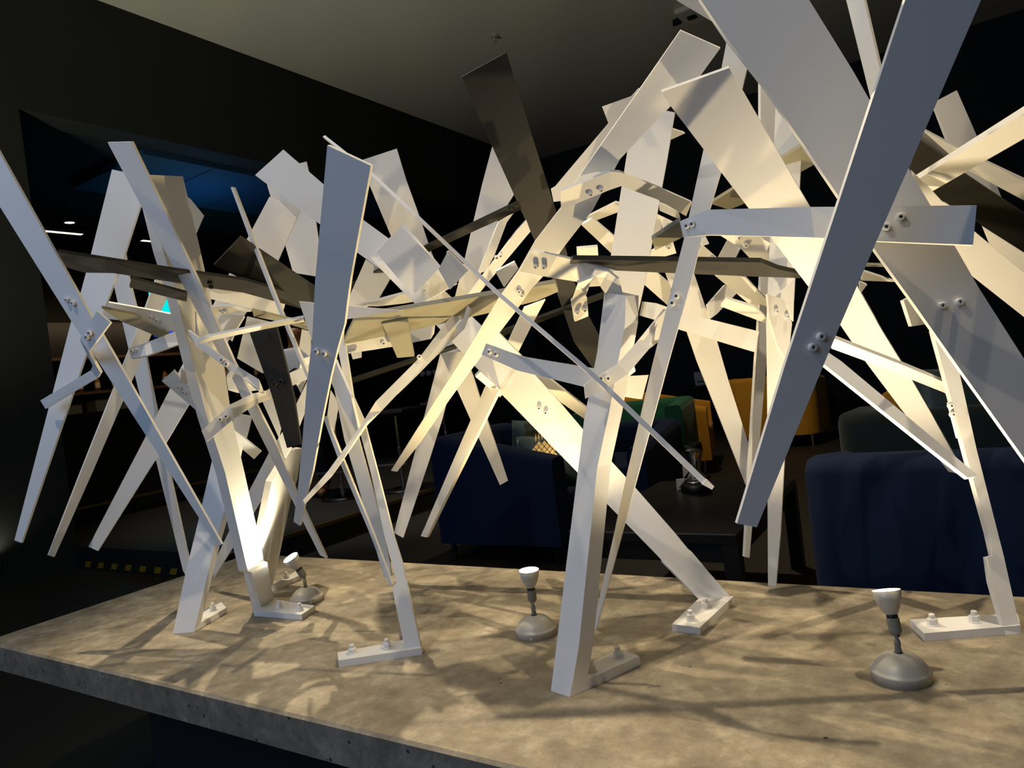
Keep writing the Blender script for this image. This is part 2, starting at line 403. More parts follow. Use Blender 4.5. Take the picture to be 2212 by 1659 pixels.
# leg with cream face running up behind the long blue blade
leg([(312,377),(395,381),(430,528),(446,600),(483,780),(500,900),(528,1020),(570,1211),(577,1214),(593,1303),(566,1321),(545,1235),(535,1232),(486,1020),(447,900),(415,780),(376,620),(352,541)],
    [(566,1321,None),(593,1303,None),(395,381,2.06)], [(549,1331),(653,1340),(682,1320),(594,1306)], [(604,1314),(648,1319)], t=.03)
strip('bracket', [(209,672,1.62,238,697,1.62),(172,733,1.64,192,759,1.64),(176,742,1.66,195,768,1.66),(200,790,1.86,217,806,1.86),(196,800,1.9,210,816,1.9),(87,865,1.96,98,883,1.96)], bolts=[(196,719,0),(190,728,0)])
plate('bracket', [(177,643),(316,668),(391,683),(395,715),(362,716),(322,701),(263,692),(200,686)], (2.12,0,.04), bolts=[(340,691),(327,684)])
plate('blade', [(125,545),(261,566),(362,582),(450,594),(530,606),(660,642),(655,668),(525,632),(450,622),(362,608),(245,590),(182,589),(142,577)], (1.9,.01,.2), mat='dark', t=.008, bolts=[(453,608),(456,617)])
plate('blade', [(286,602),(405,634),(403,652),(387,648),(280,621)], (1.86,.02,.2), mat='dark')
plate('blade', [(220,666),(294,681),(334,705),(366,720),(344,730),(310,714),(261,694)], (2.0,.05,.25), mat='olive')
strip('bracket', [(278,752,2.12,283,775,2.1),(311,742,2.08,316,768,2.06),(395,709,2.1,402,738,2.09)], bolts=[(289,760,0),(296,758,0)])
plate('blade', [(349,823),(375,800),(446,880),(564,976),(549,992),(440,900)], (2.22,.0,.03), bolts=[(387,836),(397,846)])
plate('bracket', [(391,800),(406,801),(426,831),(390,827)], (2.15,.03,.1))
# the long beam that runs from upper left down to the bent foot behind the middle lamp
leg([(551,378),(612,323),(700,399),(782,473),(845,519),(1060,722),(1154,808),(1210,869),(1263,932),(1324,1000),(1372,1053),(1457,1150),(1492,1193),(1586,1300),(1520,1303),(1431,1212),(1420,1200),(1309,1086),(1250,1023),(1083,851),(1025,790),(840,594),(770,544)],
    [(1520,1303,None),(1586,1300,None),(580,350,2.45)], [(1453,1364),(1513,1372),(1587,1302),(1517,1301)], [(1493,1339),(1525,1313)], t=.010, bolts=[(1165,883),(1179,893),(1063,757)])
plate('blade', [(570,372),(662,349),(668,375),(700,600),(633,589),(618,536),(578,403)], (2.72,.0,.01))
plate('blade', [(498,404),(504,404),(552,528),(595,640),(672,823),(665,823),(587,637),(540,518)], (1.95,-.02,.01), t=.01)
plate('blade', [(462,573),(520,512),(681,620),(720,648),(700,690),(618,649)], (2.05,.02,.05), mat='dark', t=.008)
plate('bracket', [(646,651),(870,671),(767,687),(744,690),(741,740),(673,735)], (1.72,0,.01), t=.007)
plate('blade', [(707,314),(801,358),(775,500),(757,600),(749,658),(744,700),(729,752),(714,815),(696,904),(675,1020),(663,1065),(648,1136),(634,1127),(643,1060),(653,954),(663,828),(674,735),(681,600)], (1.62,-.03,.038), t=.009, bolts=[(685,757),(702,762)])
plate('bracket', [(451,621),(587,637),(618,651),(608,684),(542,669),(495,655),(450,645)], (2.25,0,.06))
plate('bracket', [(456,664),(506,661),(540,670),(544,673),(466,679)], (1.9,.02,.1), bolts=[(481,671),(490,669)], bs=.9)
plate('blade', [(427,738),(443,729),(527,711),(656,686),(657,695),(562,713),(460,735),(432,742)], (1.72,.03,.12), t=.006)
plate('blade', [(534,683),(592,697),(602,740),(585,806),(566,806),(512,774)], (2.3,.0,.0))
plate('blade', [(539,719),(597,706),(618,790),(635,860),(650,960),(620,968),(586,851)], (1.82,-.01,.02), mat='dark', t=.008, bolts=[(595,828),(609,823)])
plate('bracket', [(545,671),(665,700),(668,714),(606,695),(548,684)], (1.86,.04,.2), mat='olive')
strip('bracket', [(405,713,1.86,412,730,1.86),(432,731,1.84,425,748,1.84),(476,767,1.84,481,789,1.84),(505,786,1.84,527,817,1.84),(560,820,1.85,560,842,1.85),(568,840,1.92,572,850,1.95)], bolts=[(480,778,1),(490,787,2)])
strip('bracket', [(435,931,1.88,447,954,1.88),(499,873,1.9,505,905,1.9),(549,850,1.96,552,874,1.96),(577,843,2.0,585,860,2.0),(620,808,2.02,625,836,2.02),(672,785,2.03,672,815,2.03)], bolts=[(476,907,0),(489,900,0)])
plate('bracket', [(489,815),(500,800),(556,843),(514,849),(493,843)], (1.98,0,.1))
plate('blade', [(567,868),(588,860),(606,925),(602,945)], (2.3,.0,.0))
plate('blade', [(505,892),(544,899),(532,947),(514,962),(500,940)], (2.35,.0,.0))
plate('blade', [(470,689),(481,678),(528,682),(509,713),(500,735),(477,716)], (2.2,.0,-.04))
plate('bracket', [(424,673),(467,755),(458,757),(425,722)], (1.98,.05,.02))
plate('blade', [(652,711),(668,715),(671,732),(671,772),(646,752)], (2.3,.0,.0))
plate('blade', [(650,779),(670,770),(670,800),(650,850),(640,830)], (2.3,.0,.06))
plate('blade', [(663,825),(672,850),(625,973),(600,1016),(547,1107),(509,1170),(461,1249),(459,1222),(501,1135),(539,1059),(581,978),(615,925)], (2.42,-.03,.01))
leg([(628,973),(652,968),(643,1033),(628,1082),(605,1193),(589,1264),(579,1274),(574,1240),(562,1165),(587,1041)],
    [(579,1274,None),(589,1264,None),(640,970,2.5)], [(579,1281),(590,1278),(652,1252),(641,1243)], [(619,1249)], t=.02)
leg([(466,960),(515,960),(489,1089),(463,1180),(419,1366),(373,1370),(400,1241),(428,1127)],
    [(373,1370,None),(419,1366,None),(490,960,2.2)], [(421,1365),(491,1324),(479,1312),(412,1350)], [(461,1318)], t=.03)
# thicker lower ends welded on above the feet
plate('lower_leg_plate', [(543,1236),(577,1214),(592,1303),(566,1321)], [(566,1321,TZ(566,1321)-.003),(592,1303,TZ(592,1303)-.003),(560,1225,2.13)], t=.014)
plate('lower_leg_plate', [(1428,1212),(1470,1172),(1494,1192),(1587,1301),(1518,1303)], [(1518,1303,TZ(1518,1303)-.006),(1587,1301,TZ(1587,1301)-.006),(1449,1190,1.885)], t=.014)
# right leg of the left group
leg([(727,740),(745,740),(762,853),(785,904),(815,1018),(830,1077),(851,1160),(868,1213),(912,1413),(871,1418),(871,1386),(847,1270),(857,1258),(831,1160),(802,1026),(782,950),(770,904),(745,830)],
    [(871,1418,None),(912,1413,None),(736,740,1.92)], [(733,1442),(912,1415),(900,1392),(731,1424)], [(762,1412),(837,1400)], t=.018)
plate('blade', [(714,800),(735,800),(775,950),(828,1142),(846,1244),(830,1249),(802,1152),(767,1026),(744,950)], (2.05,-.02,.0))
plate('blade', [(724,777),(729,790),(757,853),(775,929),(770,934),(740,880),(714,823)], (1.86,-.1,.02))
plate('blade', [(697,900),(704,900),(738,985),(803,1145),(847,1262),(841,1264),(797,1148),(730,990)], (1.88,-.03,.01), t=.008)
plate('blade', [(714,843),(732,871),(721,932),(706,904)], (2.25,.0,.0))
plate('bracket', [(745,742),(940,700),(938,720),(931,732),(848,749),(753,764)], (2.08,.01,.02), bolts=[(829,741)])
plate('bracket', [(758,763),(780,760),(780,772),(762,776)], (2.05,.0,.0))
plate('blade', [(790,560),(845,598),(815,650),(745,690),(755,640)], (2.55,.0,.0))
plate('bracket', [(770,661),(878,633),(893,652),(870,656),(815,662)], (2.3,.03,.2))
# rod crossing in front of everything
strip('rod', [(697,295,1.72,702,292,1.72),(800,378,1.66,806,374,1.66),(896,468,1.6,902,463,1.6),(1078,641,1.52,1084,635,1.52),(1281,816,1.44,1288,809,1.44),(1518,1046,1.36,1526,1036,1.36)], t=.008)
plate('rod_end', [(1518,1047),(1527,1035),(1543,1051),(1538,1058)], (1.352,0,0), t=.01)
plate('blade', [(775,348),(857,321),(878,390),(907,470),(930,540),(960,610),(890,600),(845,511),(799,402)], (2.6,.0,.01))
strip('bracket', [(800,554,2.16,873,483,2.16),(812,570,2.14,952,575,2.14),(901,661,2.12,987,612,2.12)], bolts=[(918,629,1),(934,619,1)])
plate('bracket', [(866,489),(952,575),(891,638),(812,545)], (2.06,0,.0), t=.006)
plate('bracket', [(947,582),(965,547),(1010,585),(972,626)], (1.92,0,.02), t=.005)
plate('bracket', [(964,545),(969,542),(1012,584),(1008,588)], (1.9,0,.02), t=.012)

# ---- centre ---------------------------------------------------------------
plate('blade', [(1063,317),(1125,335),(1109,422),(1075,476),(1050,550),(988,780),(955,907),(927,995),(871,1162),(851,1151),(900,962),(947,780),(1003,562),(1041,400)], (2.4,.0,-.005))
plate('blade', [(997,166),(1094,113),(1145,280),(1201,455),(1240,607),(1271,681),(1300,735),(1306,790),(1282,797),(1240,739),(1192,600),(1157,524),(1053,293)], (2.15,.01,.03), mat='dark', t=.006)
# long arm: top right to lower left
plate('blade', [(1470,66),(1556,104),(1509,169),(1448,230),(1339,344),(1281,453),(1223,527),(1175,595),(1147,625),(1114,673),(1032,780),(967,869),(909,955),(858,1019),(845,1017),(916,904),(995,780),(1078,643),(1119,586),(1154,524),(1215,445),(1240,397)], (1.70,-.012,.045), t=.008, bolts=[(1122,628),(1128,636)])
strip('bracket', [(1210,414,1.51,1213,453,1.55),(1318,371,1.48,1318,410,1.52),(1340,372,1.49,1342,402,1.525),(1423,405,1.56,1423,432,1.59),(1495,437,1.64,1482,467,1.67)], bolts=[(1275,416,0),(1298,407,0)])
strip('bracket', [(1151,540,1.565,1122,586,1.61),(1203,553,1.56,1180,598,1.61),(1245,563,1.56,1248,609,1.61),(1330,584,1.55,1275,614,1.59)], bolts=[(1158,574,0),(1176,575,0),(1265,600,2),(1284,595,2)])
strip('bracket', [(1286,583,1.53,1262,620,1.57),(1314,587,1.53,1296,618,1.57),(1334,602,1.53,1306,633,1.57),(1348,650,1.57,1307,690,1.57),(1360,716,1.56,1309,735,1.56)], bolts=[(1318,662,2),(1333,658,2)])
strip('bracket', [(1284,598,1.52,1248,612,1.52),(1234,651,1.58,1268,643,1.58),(1242,695,1.62,1271,683,1.62)], bolts=[(1246,672,1),(1262,667,1)])
plate('blade', [(1372,225),(1458,243),(1440,350),(1424,436),(1395,600),(1362,745),(1335,745),(1318,620),(1319,557),(1343,401)], (1.88,-.02,.0))
# front leg with the tall box section
_a, _b = TP(1231, 1507), TP(1384, 1438)
leg([(1306,630),(1352,640),(1350,700),(1315,895),(1290,1010),(1250,1400),(1231,1507),(1190,1493),(1222,1230),(1262,905),(1290,760)],
    [(1190,1493,None),(1231,1507,None),(1330,640,1.55)], [(1244,1501),(1384,1438),(1343,1421),(1204,1487)], [(1278,1449),(1336,1420)], ft=.020, ext=(_b - _a) * 0.20)
strip('bracket', [(1262,831,1.46,1265,861,1.46),(1296,812,1.46,1302,845,1.46),(1335,785,1.47,1356,808,1.47),(1377,737,1.50,1402,754,1.50),(1439,668,1.56,1428,734,1.56)], bolts=[(1297,818,0),(1311,818,1)])
plate('bracket', [(1349,813),(1401,810),(1387,862),(1348,856)], (1.62,.03,.0), t=.012)
plate('bracket', [(1345,815),(1370,790),(1373,802),(1350,820)], (1.6,.03,.1))
plate('bracket', [(1050,742),(1095,759),(1132,771),(1187,780),(1290,797),(1280,840),(1263,836),(1116,800),(1099,792),(1040,766)], (1.66,-.05,.0), bolts=[(1060,760),(1074,765)])
strip('blade', [(655,1081,1.66,659,1089,1.66),(709,1017,1.72,719,1026,1.72),(778,921,1.8,792,913,1.8),(812,867,1.84,824,888,1.84),(870,809,1.86,882,826,1.86),(904,775,1.88,914,787,1.88),(960,701,1.92,975,712,1.92),(1005,645,1.95,1020,655,1.95)], bolts=[(905,772,5)])
plate('blade', [(856,853),(904,780),(1000,690),(1010,660),(1016,668),(1000,712),(930,780),(880,830)], (1.98,-.05,.03))
plate('blade', [(1005,645),(1076,552),(1116,499),(1137,476),(1146,500),(1094,562),(1030,640),(1000,690)], (2.0,.02,.03), bolts=[(1072,556),(1080,552)])
plate('blade', [(1033,592),(1078,478),(1110,460),(1095,480),(1068,552),(1050,585)], (2.2,.05,.0))
plate('bracket', [(1070,587),(1111,566),(1119,581),(1089,621)], (1.86,.0,.05))
plate('bracket', [(1246,537),(1291,533),(1293,562),(1247,562)], (1.75,.0,.05), t=.01)
plate('blade', [(1178,648),(1147,706),(1119,762),(1085,745),(1098,738),(1132,665)], (2.2,.0,.05))
plate('blade', [(1075,717),(1128,771),(1097,760),(1052,745)], (2.0,.02,.1))
plate('blade', [(950,760),(1000,760),(1020,808),(1096,1039),(1080,1048),(987,841)], (2.3,-.02,.01))
plate('blade', [(1050,830),(1076,846),(921,1161),(909,1158)], (2.1,-.06,.0), t=.012)
plate('bracket', [(1027,814),(1038,803),(1088,850),(1080,858)], (2.0,.05,.15))
plate('blade', [(1154,808),(1187,818),(1275,888),(1272,912),(1210,868)], (2.2,.0,.15))
plate('blade', [(1301,230),(1365,207),(1380,190),(1420,190),(1250,430),(1196,436),(1190,408),(1200,402),(1315,266)], (1.98,.0,.02))
plate('blade', [(768,686),(1081,633),(1200,612),(1206,630),(1160,650),(1056,676),(881,716),(739,745)], (1.9,.01,.14), mat='olive', t=.012)
plate('blade', [(825,700),(880,690),(895,770),(858,773),(838,726)], (1.98,.0,.08), mat='olive', t=.010)
plate('blade', [(743,825),(985,746),(987,753),(747,833)], (2.4,.0,.2), mat='dark')
plate('blade', [(755,616),(925,530),(1120,437),(1126,453),(929,543),(757,629)], (2.3,.01,.2), mat='dark', bolts=[(1096,449),(1106,448)])
plate('blade', [(1081,718),(1306,636),(1307,643),(1085,727)], (2.3,.01,.2), mat='dark', t=.01)
plate('blade', [(1262,472),(1330,438),(1338,440),(1336,458),(1283,478)], (2.15,.0,.1))
plate('blade', [(1256,486),(1280,472),(1398,572),(1450,617),(1445,662),(1392,615)], (2.1,.0,.06), t=.010)
plate('blade', [(1237,561),(1463,564),(1643,567),(1681,582),(1728,592),(1729,601),(1620,597),(1453,590),(1224,580)], (1.58,-.01,.3), mat='dark', t=.010)
plate('bracket', [(1453,279),(1480,288),(1449,302)], (2.0,.05,.1))

# ---- right group ----------------------------------------------------------
plate('blade', [(1575,60),(1628,60),(1614,146),(1603,192),(1557,371),(1532,455),(1516,511),(1494,603),(1473,678),(1444,780),(1344,1150),(1287,1362),(1281,1352),(1327,1150),(1352,1033),(1411,780),(1438,673),(1458,592),(1478,514),(1519,326),(1558,150)], (1.50,-.022,.0), t=.012, bolts=[(1461,640),(1452,655)])
plate('blade', [(1429,199),(1575,147),(1749,447),(1830,590),(1760,640),(1747,620),(1615,447),(1544,354),(1448,228)], (1.42,-.010,.045), t=.012)
strip('bracket', [(1468,478,1.40,1476,513,1.40),(1530,453,1.36,1530,507,1.36),(1750,447,1.24,1760,513,1.24),(1895,446,1.14,1895,521,1.14),(2110,443,1.09,2102,529,1.09)], t=.010, bolts=[(1485,488,0),(1497,484,0),(1914,491,3),(1945,470,3)])
plate('blade', [(1985,-90),(2158,-90),(1963,362),(1946,400),(1814,704),(1694,995),(1635,1139),(1592,1131),(1697,785),(1824,400)], (1.06,.004,.006), t=.008, bolts=[(1771,727),(1753,750)])
plate('blade', [(1460,-90),(1698,-90),(1748,0),(1842,152),(1984,400),(2067,539),(2115,623),(2212,775),(2300,910),(2300,1110),(2212,990),(2070,792),(1963,640),(1887,535),(1809,420),(1652,187),(1571,85),(1514,0)], (1.22,-.004,-.002), t=.010, bolts=[(2033,661),(2070,653)])
plate('blade', [(1400,-45),(1440,-12),(1548,52),(1640,90),(1560,-50)], (1.5,.0,.03))
plate('blade', [(1643,170),(1692,170),(1690,280),(1673,600),(1656,780),(1640,965),(1619,1205),(1609,1203),(1621,977),(1633,780),(1638,720),(1644,600)], (2.0,.03,.0), t=.01)
plate('blade', [(1676,210),(1738,210),(1731,330),(1715,640),(1700,780),(1694,995),(1686,1150),(1676,1267),(1659,1265),(1658,1084),(1657,850),(1655,700)], (1.86,-.03,.0), t=.012)
plate('blade', [(1428,560),(1489,560),(1549,737),(1573,820),(1623,977),(1635,1060),(1617,1060),(1506,780),(1484,716)], (2.05,.0,.0), bolts=[(1506,700),(1522,705)])
strip('bracket', [(1387,651,1.9,1381,681,1.9),(1418,655,1.86,1412,690,1.86),(1478,676,1.84,1470,712,1.84),(1640,716,1.84,1630,760,1.84)])
plate('blade', [(1976,392),(2225,236),(2225,292),(2009,416)], (1.3,-.01,.12), t=.012)
plate('blade', [(2016,222),(2067,195),(2115,305),(2172,448),(2105,400),(2052,316)], (1.95,.02,.0))
plate('blade', [(1994,281),(2077,325),(2225,395),(2225,440),(2090,368),(2047,345),(1986,305)], (1.65,.0,.1))
plate('blade', [(2062,529),(2107,502),(2225,600),(2225,695),(2098,595)], (1.45,.0,.05))
plate('blade', [(2124,491),(2225,555),(2225,602),(2168,554),(2141,532)], (1.62,.0,.05))
plate('blade', [(1985,300),(2090,380),(2225,470),(2225,560),(2110,480),(2009,416),(1965,365)], (1.75,.02,.1), mat='dark')
plate('blade', [(1970,370),(2012,410),(2035,435),(2060,450),(2000,450)], (1.4,.0,.05))
plate('bracket', [(1952,649),(1966,642),(2010,699),(1970,705)], (1.34,.05,.0))
plate('blade', [(1852,620),(1905,714),(1955,795),(2012,894),(2060,983),(2084,1026),(2049,1019),(1956,896),(1870,782),(1800,680),(1810,620)], (1.74,-.03,.04))
plate('blade', [(1796,740),(1804,732),(1951,789),(2047,829),(2054,858),(2039,848),(1870,780),(1796,753)], (1.55,.0,.1), t=.01)
plate('blade', [(1770,748),(1817,780),(2110,1025),(2107,1030),(2090,1032),(2011,970),(1782,788),(1762,770)], (1.34,.0,-.03), t=.010)
plate('bracket', [(1855,608),(1873,615),(1860,633)], (1.7,.0,.05))
plate('bracket', [(1867,587),(1933,609),(1860,606)], (1.8,.0,.1))
plate('blade', [(1868,572),(1925,574),(1925,577),(1868,576)], (1.8,.0,.1), mat='olive')
leg([(2014,711),(2045,711),(2067,780),(2110,972),(2168,1200),(2206,1369),(2173,1373),(2142,1262),(2140,1254),(2133,1203),(2145,1200),(2134,1150),(2087,982),(2033,780)],
    [(2173,1373,None),(2206,1369,None),(2030,711,1.6)], [(1998,1386),(2206,1369),(2200,1342),(1967,1355)], [(2015,1350),(2106,1343)], t=.015)
plate('bracket', [(2050,870),(2056,868),(2078,945),(2070,947)], (1.5,.0,.0), t=.008, bolts=[(2052,876),(2056,895)])
plate('blade', [(1818,-40),(1857,-40),(1901,150),(1895,200),(1881,215)], (1.55,-.05,.0), t=.014)
plate('blade', [(1535,440),(1580,412),(1735,313),(1765,352),(1713,381),(1608,440),(1575,453)], (1.95,.0,.12), mat='olive', t=.010)
plate('blade', [(1408,518),(1468,478),(1476,512),(1415,541)], (1.62,.0,.15), mat='olive', t=.010)
plate('blade', [(1553,507),(1629,505),(1690,540),(1745,575),(1728,592),(1680,578),(1640,568),(1622,560),(1598,535)], (1.9,.0,.06), bolts=[(1595,510),(1610,526)], bs=1.3)
plate('blade', [(1544,595),(1580,592),(1612,600),(1663,655),(1664,695)], (1.95,.0,.08))
plate('blade', [(1529,658),(1567,615),(1592,633),(1549,678),(1534,689)], (2.02,.05,.0))
plate('blade', [(1557,662),(1570,646),(1630,664),(1663,695),(1661,701)], (1.85,.0,.15))
plate('bracket', [(1658,635),(1694,647),(1711,699),(1702,780),(1681,749),(1663,691)], (1.72,.03,.0), bolts=[(1675,673),(1698,684)])
plate('blade', [(1676,640),(1716,605),(1714,694),(1700,660)], (1.8,.0,.0))
plate('blade', [(1575,512),(1601,534),(1585,566),(1546,566)], (2.05,.0,.0))
plate('blade', [(1423,438),(1466,458),(1470,475),(1425,455)], (2.0,.0,.08))
plate('blade', [(1418,462),(1464,484),(1412,514)], (2.05,.0,.03), bolts=[(1445,488)])
plate('blade', [(1408,542),(1453,519),(1461,547),(1402,564)], (2.0,.0,.05), bolts=[(1444,532)], bs=1.2)
plate('blade', [(1517,530),(1549,558),(1545,567),(1505,562)], (1.95,.0,.05), bolts=[(1536,557)])
plate('bracket', [(1514,512),(1524,510),(1532,526),(1516,531)], (1.7,.0,.0))

# ------------------------------------------------------------------ uplights on the plinth
def uplight(base_px, tilt, label, mat, power, color, s=1.0, cone=150):
    b = TP(*base_px)
    t = thing('uplight', label, 'lamp', (b.x, b.y, TOP))
    dome = [(0.0505, 0.0), (0.0505, 0.014), (0.0515, 0.0165), (0.0500, 0.0185), (0.0475, 0.0195), (0.0455, 0.024), (0.040, 0.032), (0.031, 0.040), (0.019, 0.0455), (0.008, 0.0475), (0, 0.048)]
    d = child('dome_base', smooth_all(lathe_me([(0, 0)] + dome, 48)), 'lampgrey', t)
    sc_ = child('screw', lathe_me([(0, 0.0), (0.003, 0.0), (0.003, 0.002), (0.0015, 0.002), (0.0015, 0.001), (0, 0.001)], 10), 'chrome', d)
    dv = Vector((-b.x, -b.y, 0)).normalized(); side = Vector((-dv.y, dv.x, 0)); dd = (dv + side * (0.5 if base_px[0] > 1500 else -0.3 if base_px[0] > 1000 else 0.2)).normalized()
    sc_.location = dd * 0.0500 + Vector((0, 0, 0.008)); sc_.rotation_euler = dd.to_track_quat('Z', 'Y').to_euler()
    child('collar_ring', lathe_me([(0.0075, 0.043), (0.0075, 0.048), (0.006, 0.049), (0, 0.049)], 20), 'collar', t)
    child('lower_stem', smooth_all(lathe_me([(0, .046), (0.0055, 0.046), (0.0062, 0.052), (0.0050, 0.060), (0.0060, 0.064), (0.0052, 0.070), (0.003, 0.073), (0.0026, 0.082), (0, 0.082)], 20)), 'lampdark', t)
    # head: origin at the joint
    hd = bpy.data.objects.new('socket', lathe_me([(0, -0.004), (0.004, -0.004), (0.0065, 0.0), (0.0100, 0.004), (0.0112, 0.008), (0.0112, 0.029), (0.0100, 0.030), (0, 0.030)], 24))
    COL.objects.link(hd); hd.data.materials.append(MI['lampdark']); hd.parent = t; hd.location = (0, 0, 0.080)
    hd.rotation_euler = Vector(tilt).normalized().to_track_quat('Z', 'Y').to_euler()
    child('black_collar', lathe_me([(0, 0.0298), (0.0102, 0.0298), (0.0098, 0.040), (0, 0.040)], 24), 'collar', hd)
    fork = child('joint_screw', lathe_me([(0, -0.008), (0.0022, -0.008), (0.0022, 0.008), (0, 0.008)], 10), 'chrome', hd, rot=(math.pi/2, 0, 0))
    child('reflector_shell', smooth_all(lathe_me([(0.0092, 0.036), (0.0125, 0.040), (0.018, 0.050), (0.0225, 0.064), (0.0250, 0.080), (0.0240, 0.080), (0.0215, 0.066), (0.017, 0.053), (0.0, 0.050)], 32)), 'lampgrey', hd)
    child('lit_face', lathe_me([(0.0236, 0.0785), (0.018, 0.0800), (0.010, 0.081), (0, 0.0812)], 32), mat, hd)
    l = bpy.data.lights.new('uplight_beam', 'SPOT'); l.energy = power; l.color = color; l.spot_size = math.radians(cone); l.spot_blend = 0.5; l.shadow_soft_size = 0.012
    lo = bpy.data.objects.new('uplight_beam', l); COL.objects.link(lo)
    tn = Vector(tilt).normalized(); lo.location = Vector((b.x, b.y, TOP + 0.080)) + tn * 0.088
    lo.rotation_euler = (tn).to_track_quat('-Z', 'Y').to_euler()
    return t
WARM = (1.0, 0.74, 0.33)
uplight((664, 1300), (-0.15, -0.42, 0.9), 'small silver-grey uplight with tilted glowing bulb beside the left legs', 'bulb_cool', 9, (1.0, 0.84, 0.54))
uplight((1159, 1370), (0.02, -0.02, 1.0), 'small silver-grey uplight with warm bulb in the middle of the plinth', 'bulb_warm', 22, WARM)
uplight((1947, 1465), (-0.13, 0.20, 1.0), 'nearest silver-grey dome-base uplight with dark stem at the right', 'bulb_warm', 20, (1.0, 0.80, 0.50))
# maker's plate stuck on the front foot
stp = thing('small_sticker', 'tiny silver rectangular label stuck on the nearest leg foot', 'label', TP(1306, 1447, TOP + .015))
a0 = TP(1290, 1435, TOP + .0155); a1 = TP(1312, 1451, TOP + .0155); a2 = TP(1298, 1458, TOP + .0155); a3 = TP(1283, 1440, TOP + .0155)
L0 = Vector(stp.location)
me = mesh_from('card', [v - L0 for v in (a0, a1, a2, a3)] + [v - L0 + Vector((0, 0, .0004)) for v in (a0, a1, a2, a3)], [[0,1,2,3],[4,5,6,7],[0,1,5,4],[1,2,6,5],[2,3,7,6],[3,0,4,7]])
child('card', me, 'lampgrey', stp)
for k in range(3):
    f0, f1 = .2 + k * .25, .3 + k * .25
    q = [a0.lerp(a3, f0).lerp(a1.lerp(a2, f0), .15), a0.lerp(a3, f0).lerp(a1.lerp(a2, f0), .8), a0.lerp(a3, f1).lerp(a1.lerp(a2, f1), .8), a0.lerp(a3, f1).lerp(a1.lerp(a2, f1), .15)]
    q = [v - L0 + Vector((0, 0, .0006)) for v in q]
    child('printed_line', mesh_from('l', q + [v + Vector((0, 0, .0002)) for v in q], [[0,1,2,3],[4,5,6,7],[0,1,5,4],[1,2,6,5],[2,3,7,6],[3,0,4,7]]), 'ink', stp)

# ------------------------------------------------------------------ ceiling fittings
s = TP(1068, 77, CEIL)
t = thing('ceiling_sprinkler', 'small round sprinkler head on the grey ceiling', 'sprinkler', (s.x, s.y, CEIL))
child('escutcheon', lathe_me([(0, -0.001), (0.05, -0.001), (0.045, -0.012), (0.02, -0.016), (0, -0.016)], 24), 'lampgrey', t)
child('nozzle', lathe_me([(0, -0.016), (0.013, -0.016), (0.013, -0.045), (0.006, -0.05), (0.006, -0.065), (0.024, -0.066), (0.024, -0.07), (0, -0.07)], 16), 'lampgrey', t)
s = TP(1497, 22, CEIL)
t = thing('ceiling_speaker', 'flat rounded grey box with a dark window on the ceiling behind the tall blade', 'speaker', (s.x, s.y, CEIL))
child('housing', box_me(-.16, .16, -.22, .22, -.07, 0, bevel=.03), 'ceiling', t)
child('dark_window', box_me(-.07, .03, -.05, .05, -.078, -.068), 'matblack', t)
child('bracket_arm', box_me(-.24, -.15, -.02, .02, -.09, -.03), 'matblack', t)

